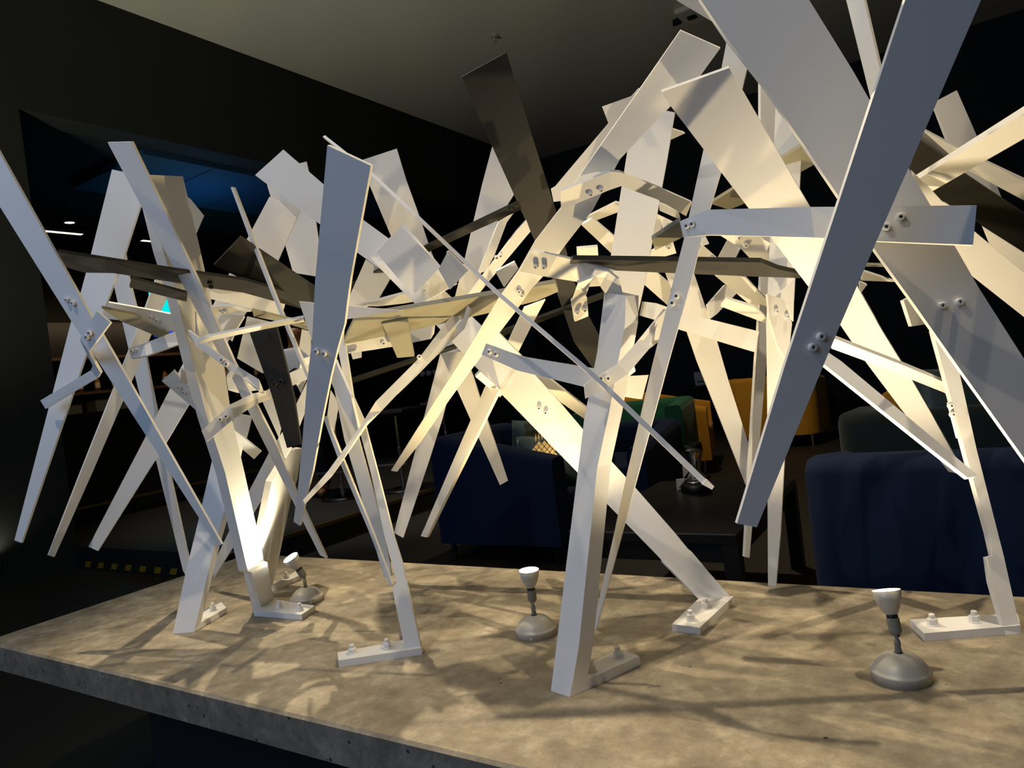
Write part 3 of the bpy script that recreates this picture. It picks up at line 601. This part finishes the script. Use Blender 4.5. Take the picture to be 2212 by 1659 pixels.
# ------------------------------------------------------------------ armchairs
def armchair(name, label, mat, x, y, rot, w=.80, d=.78, ah=.66, bh=.80, t=.13, seat=.43, seatmat=None, legs='chrome', slope=False, z0=.13, r=.20):
    """tub chair: origin on the floor under its middle, facing local -y"""
    a = thing(name, label, 'armchair', (x, y, 0), rot)
    sm = seatmat or mat
    # wrap-round back and arms: a U in plan whose height runs from arm to back
    n = 26; inner = []; outer = []; hts = []
    path = [(-w/2, -d/2)]
    path += [(-w/2, d/2 - r)]
    for k in range(1, 8): an = math.pi - k * (math.pi/2) / 8; path.append((-w/2 + r + r*math.cos(an), d/2 - r + r*math.sin(an)))
    path += [(-w/2 + r, d/2), (w/2 - r, d/2)]
    for k in range(1, 8): an = math.pi/2 - k * (math.pi/2) / 8; path.append((w/2 - r + r*math.cos(an), d/2 - r + r*math.sin(an)))
    path += [(w/2, d/2 - r), (w/2, -d/2)]
    bm = bmesh.new(); rings = []
    for (px_, py_) in path:
        f = (py_ + d/2) / d
        if slope: h = ah + (bh - ah) * min(1, f * 1.25) ** 1.5
        else: h = ah + (bh - ah) * max(0, min(1, (f - .45) / .4))
        ix = px_ * (w/2 - t) / (w/2); iy = py_ if py_ <= -d/2 + 1e-6 else min(py_, py_ * 1.0) - t * max(0, f) 
        if abs(px_) < w/2 - 1e-6: iy = py_ - t
        prof = [(1, z0), (1, h - .05), (.93, h - .012), (.78, h), (.22, h), (.07, h - .012), (0, h - .05), (0, z0)]
        rings.append([bm.verts.new((ix + (px_ - ix) * q, iy + (py_ - iy) * q, zz)) for q, zz in prof])
    for A_, B_ in zip(rings, rings[1:]):
        for i in range(8): bm.faces.new((A_[i], A_[(i+1) % 8], B_[(i+1) % 8], B_[i]))
    bm.faces.new(rings[0]); bm.faces.new(rings[-1][::-1]); bmesh.ops.recalc_face_normals(bm, faces=bm.faces)
    me = bpy.data.meshes.new('shell'); bm.to_mesh(me); bm.free()
    o = child('back_and_arms', me, mat, a, smooth=True)
    md = o.modifiers.new('edge', 'EDGE_SPLIT'); md.split_angle = math.radians(50)
    child('seat_base', box_me(-w/2 + t*.9, w/2 - t*.9, -d/2 + .01, d/2 - t*.9, z0, seat - .11, bevel=.015), mat, a)
    child('seat_cushion', box_me(-w/2 + t*.95, w/2 - t*.95, -d/2 - .01, d/2 - t*.95, seat - .12, seat + .01, bevel=.04, seg=4), sm, a, smooth=True)
    for sx in (-1, 1):
        for sy in (-1, 1):
            child('leg', lathe_me([(0, 0), (.012, 0), (.02, z0 + .01), (0, z0 + .01)], 12), legs, a, loc=(sx * (w/2 - .08), sy * (d/2 - .08), 0))
    return a
def at_h(px, py, h): v = TP(px, py, h); return v
# near right navy chair: its back is square to us
p = at_h(1728, 1000, .74); q = at_h(2212, 965, .74)
WR = 1.15
armchair('armchair', 'big navy velvet armchair seen from behind at the right, nearest to the plinth', 'navy', p.x + WR/2, p.y - .39 + .78, math.pi, w=WR, d=.8, ah=.56, bh=.75, t=.15, legs='black', r=.07)
# left navy chair, sideways, with the patterned cushions
p = at_h(921, 1003, .64)
armchair('armchair', 'navy velvet armchair side-on behind the plinth with two satin cushions', 'navy', p.x + .46, p.y + .42, math.pi/2, w=.84, d=.92, ah=.64, bh=.80, t=.15, seat=.42, legs='black', r=.08)
NAVX, NAVY_ = p.x, p.y
p = at_h(1450, 915, .70)
armchair('armchair', 'dark navy armchair facing the plinth in front of the green one', 'navy', p.x - .60, p.y + .33, 0.0, w=.84, d=.80, ah=.56, bh=.67, t=.13, seat=.44, legs='black', r=.08)
p = at_h(1488, 868, .76)
armchair('armchair', 'green velvet armchair in the middle of the lounge', 'green', p.x - .62, p.y + .35, 0.18, w=.95, d=.8, ah=.74, bh=.76, t=.14, r=.08)
p = at_h(1535, 845, .76)
armchair('armchair', 'mustard yellow tub chair beside the green armchair', 'mustard', p.x - .55, p.y + .20, math.pi/2 + .25, w=.86, d=.86, ah=.62, bh=.78, t=.14, slope=True)
p = at_h(1640, 815, .78)
armchair('armchair', 'mustard yellow tub chair farther back behind the slanting blades', 'mustard', p.x + .07, p.y + .35, math.pi, w=.95, d=.80, ah=.70, bh=.78, t=.14, slope=True)
p = at_h(2080, 815, .76)
armchair('armchair', 'mustard yellow chair half hidden at the right edge', 'mustard', p.x + .05, p.y + .3, math.pi + .3, w=1.0, d=.8, ah=.66, bh=.76, t=.14, slope=True)
p = at_h(1840, 892, .76)
armchair('armchair', 'dark teal armchair behind the big navy one', 'teal', p.x + .42, p.y + .3, math.pi, w=1.0, d=.8, ah=.72, bh=.76, t=.14, legs='black')

def cushion(label, c, w, h, rotz, lean, gold=True, gz=.13):
    t = thing('cushion', label, 'cushion', c, rotz)
    bm = bmesh.new(); n = 14; top = []; bot = []
    for s_, store in ((1, top), (-1, bot)):
        for i in range(n + 1):
            row = []
            for j in range(n + 1):
                u, v = i / n * 2 - 1, j / n * 2 - 1
                e = max(0, (1 - u**4) * (1 - v**4)) ** .5
                pin = 1 - .10 * (1 - abs(u)) * 0 - .08 * (1 - v * v) * abs(u) - .0
                pin2 = 1 - .08 * (1 - u * u) * abs(v)
                row.append(bm.verts.new((u * w/2 * pin, s_ * .075 * e + .006 * math.sin(7*u + 3*v), (v * pin2 + 1) * h/2)))
            store.append(row)
    for store in (top, bot):
        for i in range(n):
            for j in range(n): bm.faces.new((store[i][j], store[i+1][j], store[i+1][j+1], store[i][j+1]))
    bmesh.ops.remove_doubles(bm, verts=bm.verts, dist=.0005); bmesh.ops.recalc_face_normals(bm, faces=bm.faces)
    me = bpy.data.meshes.new('cover'); bm.to_mesh(me); bm.free()
    o = child('cover', me, 'cushion', t, smooth=True, rot=(lean, 0, 0))
    if gold:   # printed gold fruit: rows of diamonds with a tuft of leaves
        bm = bmesh.new()
        def dia(cx_, cz_, a_, b_):
            uu, vv = cx_ / (w/2), cz_ / (h/2) - 1
            e = max(0, (1 - uu**4) * (1 - vv**4)) ** .5
            y_ = -.075 * e - .006
            vs = [bm.verts.new((cx_ + dx, y_, cz_ + dz)) for dx, dz in ((0, -b_), (a_, 0), (0, b_), (-a_, 0))]
            bm.faces.new(vs)
        for r_ in range(9):
            for k in range(-4, 5):
                cx_ = (k + (.5 if r_ % 2 else 0)) * .034; cz_ = gz + r_ * .021
                if (cx_ / .085) ** 2 + ((cz_ - gz - .084) / .10) ** 2 < 1: dia(cx_, cz_, .0145, .0175)
        for k in range(-3, 4):
            cx_ = k * .012; cz_ = gz + .20 + .03 - abs(k) * .006; dia(cx_ * 1.6, cz_, .006, .032)
        me = bpy.data.meshes.new('gold_print'); bm.to_mesh(me); bm.free()
        child('gold_print', me, 'gold', t, rot=(lean, 0, 0))
    return t
# cushions lean inside the sideways navy chair
cz = .45
c1 = onY(1180, 1005, NAVY_ + .55); c2 = onY(1225, 1040, NAVY_ + .40)
cushion('grey-green satin cushion printed with a gold pineapple, leaning in the navy armchair', (c1.x - .08, c1.y, cz - .01), .46, .40, -.05, -.25)
cushion('grey-green satin cushion in front of the other in the navy armchair', (c2.x - .06, c2.y - .14, cz - .03), .42, .36, .30, -.45, gz=.10)
c3 = onY(2085, 930, at_h(1840, 892, .76).y + .1)
cushion('dark green cushion on the teal armchair behind the right leg', (c3.x, c3.y, .55), .4, .4, .6, -.2, gold=False)

# ------------------------------------------------------------------ coffee table with lantern and cards
tb = TP(1719, 1033, .45); tf = TP(1463, 1152, .45)
cxm, cym = tb.x - .36, (tb.y + tf.y) / 2
t = thing('coffee_table', 'low black square table with a glass lantern on it, behind the plinth', 'table', (cxm, cym, 0))
wx, wy = .36, (tb.y - tf.y) / 2
child('table_top', box_me(-wx, wx, -wy, wy, .41, .45, bevel=.004), 'black', t)
child('apron', box_me(-wx + .03, wx - .03, -wy + .03, wy - .03, .33, .41), 'black', t)
for sx in (-1, 1):
    for sy in (-1, 1): child('leg', box_me(-.03, .03, -.03, .03, 0, .41), 'black', t, loc=(sx * (wx - .03), sy * (wy - .03), 0))
def lantern(x, y, z):
    t = thing('hurricane_lantern', 'clear glass hurricane lantern on a round black foot on the low black table', 'lantern', (x, y, z))
    child('foot', smooth_all(lathe_me([(0, 0), (.075, 0), (.078, .03), (.065, .045), (0, .045)], 28)), 'black', t)
    child('glass_shade', smooth_all(lathe_me([(.05, .045), (.055, .07), (.028, .10), (.03, .13), (.055, .20), (.05, .24), (.047, .24), (.052, .20), (.027, .13), (.025, .10), (.052, .07), (.047, .046)], 28)), 'glass', t)
    child('rim', smooth_all(lathe_me([(.056, .045), (.062, .05), (.056, .055)], 28)), 'chrome', t)
lp = TP(1505, 1060, .45); lantern(lp.x, lp.y, .45)
def card(label, px, py, h, w, hh, rz, z, tilt=.2):
    v = TP(px, py, h); t = thing('table_card', label, 'card', (v.x, v.y, z), rz)
    c = child('card', box_me(-w/2, w/2, -.002, .002, 0, hh), 'paper', t, rot=(tilt, 0, 0))
    child('printed_lines', box_me(-w*.3, w*.3, -.0026, -.0021, hh*.2, hh*.32), 'ink', c)
    child('stand', box_me(-w*.3, w*.3, -.005, .03, 0, .004), 'black', t)
    return t
card('small white card leaning beside the glass lantern on the black table', 1473, 1058, .45, .05, .06, .5, .45)
card('patterned card standing behind the small white one by the lantern', 1487, 1040, .45, .05, .09, .5, .45)
# two side tables deeper in the lounge, each with a card
def side_table(label, v, h):
    t = thing('side_table', label, 'table', (v.x, v.y, 0))
    child('table_top', smooth_all(lathe_me([(0, h - .03), (.33, h - .03), (.335, h - .015), (.33, h), (0, h)], 32)), 'black', t)
    child('pedestal', lathe_me([(0, .02), (.03, .02), (.03, h - .03), (0, h - .03)], 16), 'black', t)
    child('foot_plate', lathe_me([(0, 0), (.2, 0), (.2, .015), (0, .02)], 28), 'black', t)
v = TP(1378, 879, .60); side_table('black round table with a white card behind the green armchair', v, .60)
card('white menu card on the round table behind the green armchair', 1378, 879, .60, .16, .19, 0.2, .60)
v = TP(1505, 834, .60); side_table('black round table near the back wall holding a tilted card', v, .60)
card('tilted white card on the far round table above the yellow chair', 1515, 832, .60, .18, .22, 0.1, .60)
# chunky socket box on the skirting
v = onY(1788, 866, YB - .06)
o = struct(link('trim_3', box_me(v.x - .06, v.x + .08, YB - .06, YB - .03, v.z - .05, v.z + .09), 'matblack'))

# blue notice and yellow strip on the back wall
v = onY(1185, 694, YB - .02)
t = thing('wall_notice', 'small blue notice on the black back wall', 'notice', v)
child('panel', box_me(-.10, .10, 0, .01, -.08, .08), 'sign_b', t)
for k, wd_ in enumerate((.09, .14, .12)):
    child('printed_line', box_me(-wd_/2, wd_/2, -.003, -.001, .035 - k*.045, .055 - k*.045), 'sign_ink', t)
v0 = onY(1157, 722, YB - .03); v1 = onY(1168, 778, YB - .03)
t = thing('yellow_marker_strip', 'upright yellow strip on the black back wall under the blue notice', 'strip', v0)
child('strip', box_me(-.04, .04, 0, .02, v1.z - v0.z, 0), 'tape_y', t)

# ------------------------------------------------------------------ bar platform, hazard tape, brass edge
PH = .17
e1 = TP(618, 1158, PH); e0 = TP(177, 1232, 0)
XE = e1.x
sbox('floor_platform', -11, XE, 2.9, YB, 0, PH, mat='floor')
t = thing('brass_edge_trim', 'thin brass strip along the edge of the raised bar floor', 'trim', (XE, 2.9, PH))
child('strip', box_me(-.03, .012, 0, 7, -.02, .006), 'brass', t)
t = thing('hazard_tape', 'yellow and black dashed tape on the step at the bar entrance', 'tape', (e0.x, 2.89, 0))
child('backing', box_me(-.2, XE - e0.x, -.006, .0, .0, .165), 'matblack', t)
k = 0; x = -.1
while x < XE - e0.x - .1:
    bmv = [(x + .04, -.009, .01), (x + .12, -.009, .01), (x + .09 + .06, -.009, .055), (x + .07, -.009, .055)]
    child('yellow_dash', mesh_from('dash', bmv + [(a, b + .004, c) for a, b, c in bmv], [[0,1,2,3],[4,5,6,7],[0,1,5,4],[1,2,6,5],[2,3,7,6],[3,0,4,7]]), 'tape_y', t)
    x += .2
# bar counter
XC = -7.6
cb = thing('bar_counter', 'long black bar counter beyond the dark opening', 'counter', (XC, 3.4, PH))
child('counter_top', box_me(-.45, .12, 0, 6.6, 1.06, 1.11, bevel=.005), 'black', cb)
child('counter_front', box_me(-.38, 0, .05, 6.55, 0, 1.06), 'black', cb)
child('foot_rail', box_me(.06, .085, .1, 6.5, .16, .185), 'brass', cb)
# stools: chrome pole, round foot, black seat
st0 = None
for i, (px_, py_) in enumerate(((742, 1075), (873, 1058), (972, 1010))):
    v = TP(px_, py_, PH)
    x_ = max(v.x, XC + .45); y_ = v.y
    def build_stool(loc, label):
        t = thing('bar_stool', label, 'stool', loc, .2, 'stools in front of the bar counter')
        child('seat', box_me(-.2, .2, -.2, .2, .72, .78, bevel=.03), 'black', t)
        child('pole', lathe_me([(0, .02), (.022, .02), (.022, .4), (.016, .42), (.016, .72), (0, .72)], 16), 'chrome', t)
        child('foot', smooth_all(lathe_me([(0, 0), (.21, 0), (.2, .015), (.05, .03), (0, .03)], 28)), 'black', t)
        child('foot_ring', box_me(-.15, .15, -.16, -.145, .26, .275), 'lampdark', t)
    build_stool((v.x, v.y, PH), ['black bar stool with chrome pole, nearest the left sculpture legs', 'black bar stool with chrome pole seen in the dark middle gap', 'farthest black bar stool, beside the navy armchair'][i])

# back bar shelves with bottles
XS = -10.5
sh = thing('back_bar_shelf', 'dark wooden back-bar shelves holding bottles and glasses', 'shelf', (XS, 3.2, PH))
child('lower_cabinet', box_me(-.45, 0, 0, 6.6, 0, .95), 'wood', sh)
child('shelf_board', box_me(-.4, -.02, 0, 6.6, 1.42, 1.46), 'wood', sh)
child('shelf_board', box_me(-.4, -.02, 0, 6.6, 1.92, 1.96), 'wood', sh)
child('back_panel', box_me(-.45, -.4, 0, 6.6, .95, 2.5), 'black', sh)
def bottle(kind, loc, s=1.0):
    r = .038 * s; h = .30 * s
    t = thing('bottle', {'b': 'small brown bottle standing on the back-bar shelves', 'c': 'small clear bottle standing on the back-bar shelves'}[kind], 'bottle', loc, 0, 'bottles on the back-bar shelves, ' + {'b': 'brown', 'c': 'clear'}[kind])
    child('glass_body', smooth_all(lathe_me([(0, 0), (r, 0), (r, h*.6), (r*.4, h*.74), (r*.34, h*.95), (0, h*.95)], 14)), {'b': 'bottleglass', 'c': 'bottleclear'}[kind], t)
    child('paper_label', lathe_me([(r*1.02, h*.18), (r*1.02, h*.48)], 14), 'label', t)
    child('cap', lathe_me([(0, h*.95), (r*.4, h*.93), (r*.4, h), (0, h)], 12), 'black', t)
for zz in (PH + .95, PH + 1.46):
    y = 3.4
    while y < 9.4:
        bottle(random.choice('bbc'), (XS - .18 + random.uniform(-.06, .06), y, zz), random.uniform(.85, 1.15)); y += random.uniform(.16, .34)
# cups in a row on the counter
for i in range(5):
    v = onX(875 + i * 14, 743 - i * 2, XC - .2)
    t = thing('white_cup', 'small white cup in a row on the far end of the bar', 'cup', (XC - .2, v.y, PH + 1.11), 0, 'white cups on the bar counter')
    child('body', smooth_all(lathe_me([(0, 0), (.03, 0), (.045, .09), (.041, .09), (.027, .006), (0, .006)], 18)), 'paper', t)
    child('handle', box_me(.04, .065, -.006, .006, .03, .07), 'paper', t)
# pale boxes and trays on the near end of the counter
for i, (py_, w_) in enumerate(((3.65, .18), (3.95, .14), (4.2, .2))):
    t = thing('napkin_box', ['cream box at the near end of the bar counter', 'smaller cream box second from the near counter end', 'wide cream box third from the near counter end'][i], 'box', (XC - .15, py_, PH + 1.11), 0)
    child('body', box_me(-.1, .1, -w_/2, w_/2, 0, .09 + .03 * i, bevel=.006), 'label', t)
    child('lid', box_me(-.102, .102, -w_/2 - .002, w_/2 + .002, .09 + .03 * i, .105 + .03 * i), 'wood', t)

# lit screen in the bar
v = onX(385, 668, -9.6)
t = thing('lit_menu_screen', 'glowing cyan and blue screen hanging in the dark bar', 'screen', v, math.pi/2)
child('casing', box_me(-.5, .5, .0, .05, -.5, .47, bevel=.01), 'matblack', t)
child('hanging_pole', box_me(-.02, .02, .02, .06, .4, 3.80 - v.z), 'matblack', t)
child('cyan_panel', box_me(-.42, .42, -.006, 0, -.22, .36), 'screen_c', t)
child('blue_panel', box_me(-.42, .42, -.006, 0, -.40, -.22), 'screen_b', t)
child('blue_edge', box_me(.42, .47, -.006, 0, -.40, .40), 'screen_b', t)

# bar ceiling lamps
def downlight(px, py, label, r=.07):
    v = TP(px, py, 3.70); t = thing('downlight', label, 'lamp', (v.x, v.y, 3.80))
    child('ring', lathe_me([(r, -.001), (r*1.3, -.001), (r*1.3, -.02), (r, -.02)], 24), 'lampdark', t)
    child('lens', lathe_me([(0, -.012), (r, -.012)], 24), 'downlight', t)

downlight(152, 495, 'small bright round lamp in the dark ceiling of the bar', .06)
for px_, py_, lb in ((124, 511, 'thin bright strip lamp beside the round lamp in the bar ceiling'), (352, 532, 'warm thin strip lamp over the back of the bar')):
    v = TP(px_, py_, 3.70); t = thing('strip_lamp', lb, 'lamp', (v.x, v.y, 3.80))
    child('housing', box_me(-.05, .05, -.34, .34, -.04, 0), 'lampdark', t)
    child('diffuser', box_me(-.035, .035, -.32, .32, -.045, -.04), 'strip_light', t)
v = onX(345, 590, -10.9)
t = thing('framed_board', 'grey-framed black board on the bar back wall between the left blades', 'frame', v, math.pi/2)
for b_ in ((-.5, .5, -.02, .02, .28, .32), (-.5, .5, -.02, .02, -.32, -.28), (-.5, -.46, -.02, .02, -.28, .28), (.46, .5, -.02, .02, -.28, .28)):
    child('frame_bar', box_me(*b_), 'lampdark', t)
child('board', box_me(-.46, .46, -.01, .01, -.28, .28), 'black', t)

# ------------------------------------------------------------------ person behind the bar
pv = P(641, 742, 7.0)
pr = thing('person', 'person in white short-sleeved shirt and black waistcoat standing in the bar, seen from behind', 'person', (pv.x, pv.y, PH), math.radians(20))
def skin(name, joints, edges, radii, mat, sub=2, parent=pr):
    me = bpy.data.meshes.new(name); me.from_pydata(joints, edges, []); me.update()
    o = bpy.data.objects.new(name, me); COL.objects.link(o); o.parent = parent
    m = o.modifiers.new('skin', 'SKIN'); me.skin_vertices[0].data[0].use_root = True
    for v_, r_ in zip(me.skin_vertices[0].data, radii): v_.radius = r_ if isinstance(r_, tuple) else (r_, r_)
    m.use_smooth_shade = True
    s_ = o.modifiers.new('sub', 'SUBSURF'); s_.levels = sub; s_.render_levels = sub
    me.materials.append(MI[mat]); return o
# body: pelvis, spine, neck, head, arms, legs (1.78 m tall)
J = [(0,0,.95),(0,0,1.15),(0,0,1.38),(0,-.01,1.50),(0,-.02,1.60),(0,-.02,1.70),
     (-.19,0,1.44),(-.24,.0,1.16),(-.22,-.20,1.02),(-.20,-.27,1.0),(.19,0,1.44),(.24,0,1.16),(.22,-.20,1.02),(.20,-.27,1.0),
     (-.10,0,.90),(-.11,-.01,.50),(-.11,.02,.08),(-.11,-.13,.04),(.10,0,.90),(.11,-.01,.50),(.11,.02,.08),(.11,-.13,.04)]
E_ = [(0,1),(1,2),(2,3),(3,4),(4,5),(2,6),(6,7),(7,8),(8,9),(2,10),(10,11),(11,12),(12,13),(0,14),(14,15),(15,16),(16,17),(0,18),(18,19),(19,20),(20,21)]
R_ = [(.15,.10),(.13,.09),(.15,.09),.055,(.075,.085),(.08,.095),.055,.042,.03,.028,.055,.042,.03,.028,.085,.06,.04,.035,.085,.06,.04,.035]
skin('body', J, E_, R_, 'skin')
skin('shirt', [(0,0,.98),(0,0,1.15),(0,0,1.38),(0,0,1.47),(-.20,0,1.43),(-.245,0,1.24),(.20,0,1.43),(.245,0,1.24)], [(0,1),(1,2),(2,3),(2,4),(4,5),(2,6),(6,7)], [(.18,.13),(.165,.12),(.19,.13),(.10,.09),.085,.075,.085,.075], 'shirt')
skin('waistcoat', [(0,0,.96),(0,0,1.15),(0,0,1.36)], [(0,1),(1,2)], [(.19,.14),(.175,.13),(.15,.14)], 'vest')
skin('trousers', [(0,0,.95),(-.10,0,.88),(-.11,-.01,.50),(-.11,.02,.10),(.10,0,.88),(.11,-.01,.50),(.11,.02,.10)], [(0,1),(1,2),(2,3),(0,4),(4,5),(5,6)], [(.165,.115),.095,.072,.06,.095,.072,.06], 'vest')
skin('hair', [(0,.0,1.70),(0,.0,1.745)], [(0,1)], [(.088,.10),(.075,.085)], 'hair')
for sx in (-1, 1):
    child('ear', lathe_me([(0,-.004),(.016,-.002),(.018,.004),(0,.006)], 12), 'skin', pr, loc=(sx*.082, -.01, 1.66), rot=(0, math.pi/2, 0))

# little floor-level wall light at the left
v = onX(-18, 1222, XL)
t = thing('wall_light', 'small round wall light near the floor at the far left edge', 'lamp', (XL, v.y, v.z))
child('body', smooth_all(lathe_me([(0, 0), (.05, 0), (.05, .03), (.03, .05), (0, .05)], 20)), 'lampdark', t, rot=(0, math.pi/2, 0))
spot('wall_light_glow', (XL + .10, v.y, v.z + .04), (XL + .05, v.y, v.z + 1), 3.0, (.95, 1.0, .70), 150, .9, .02)
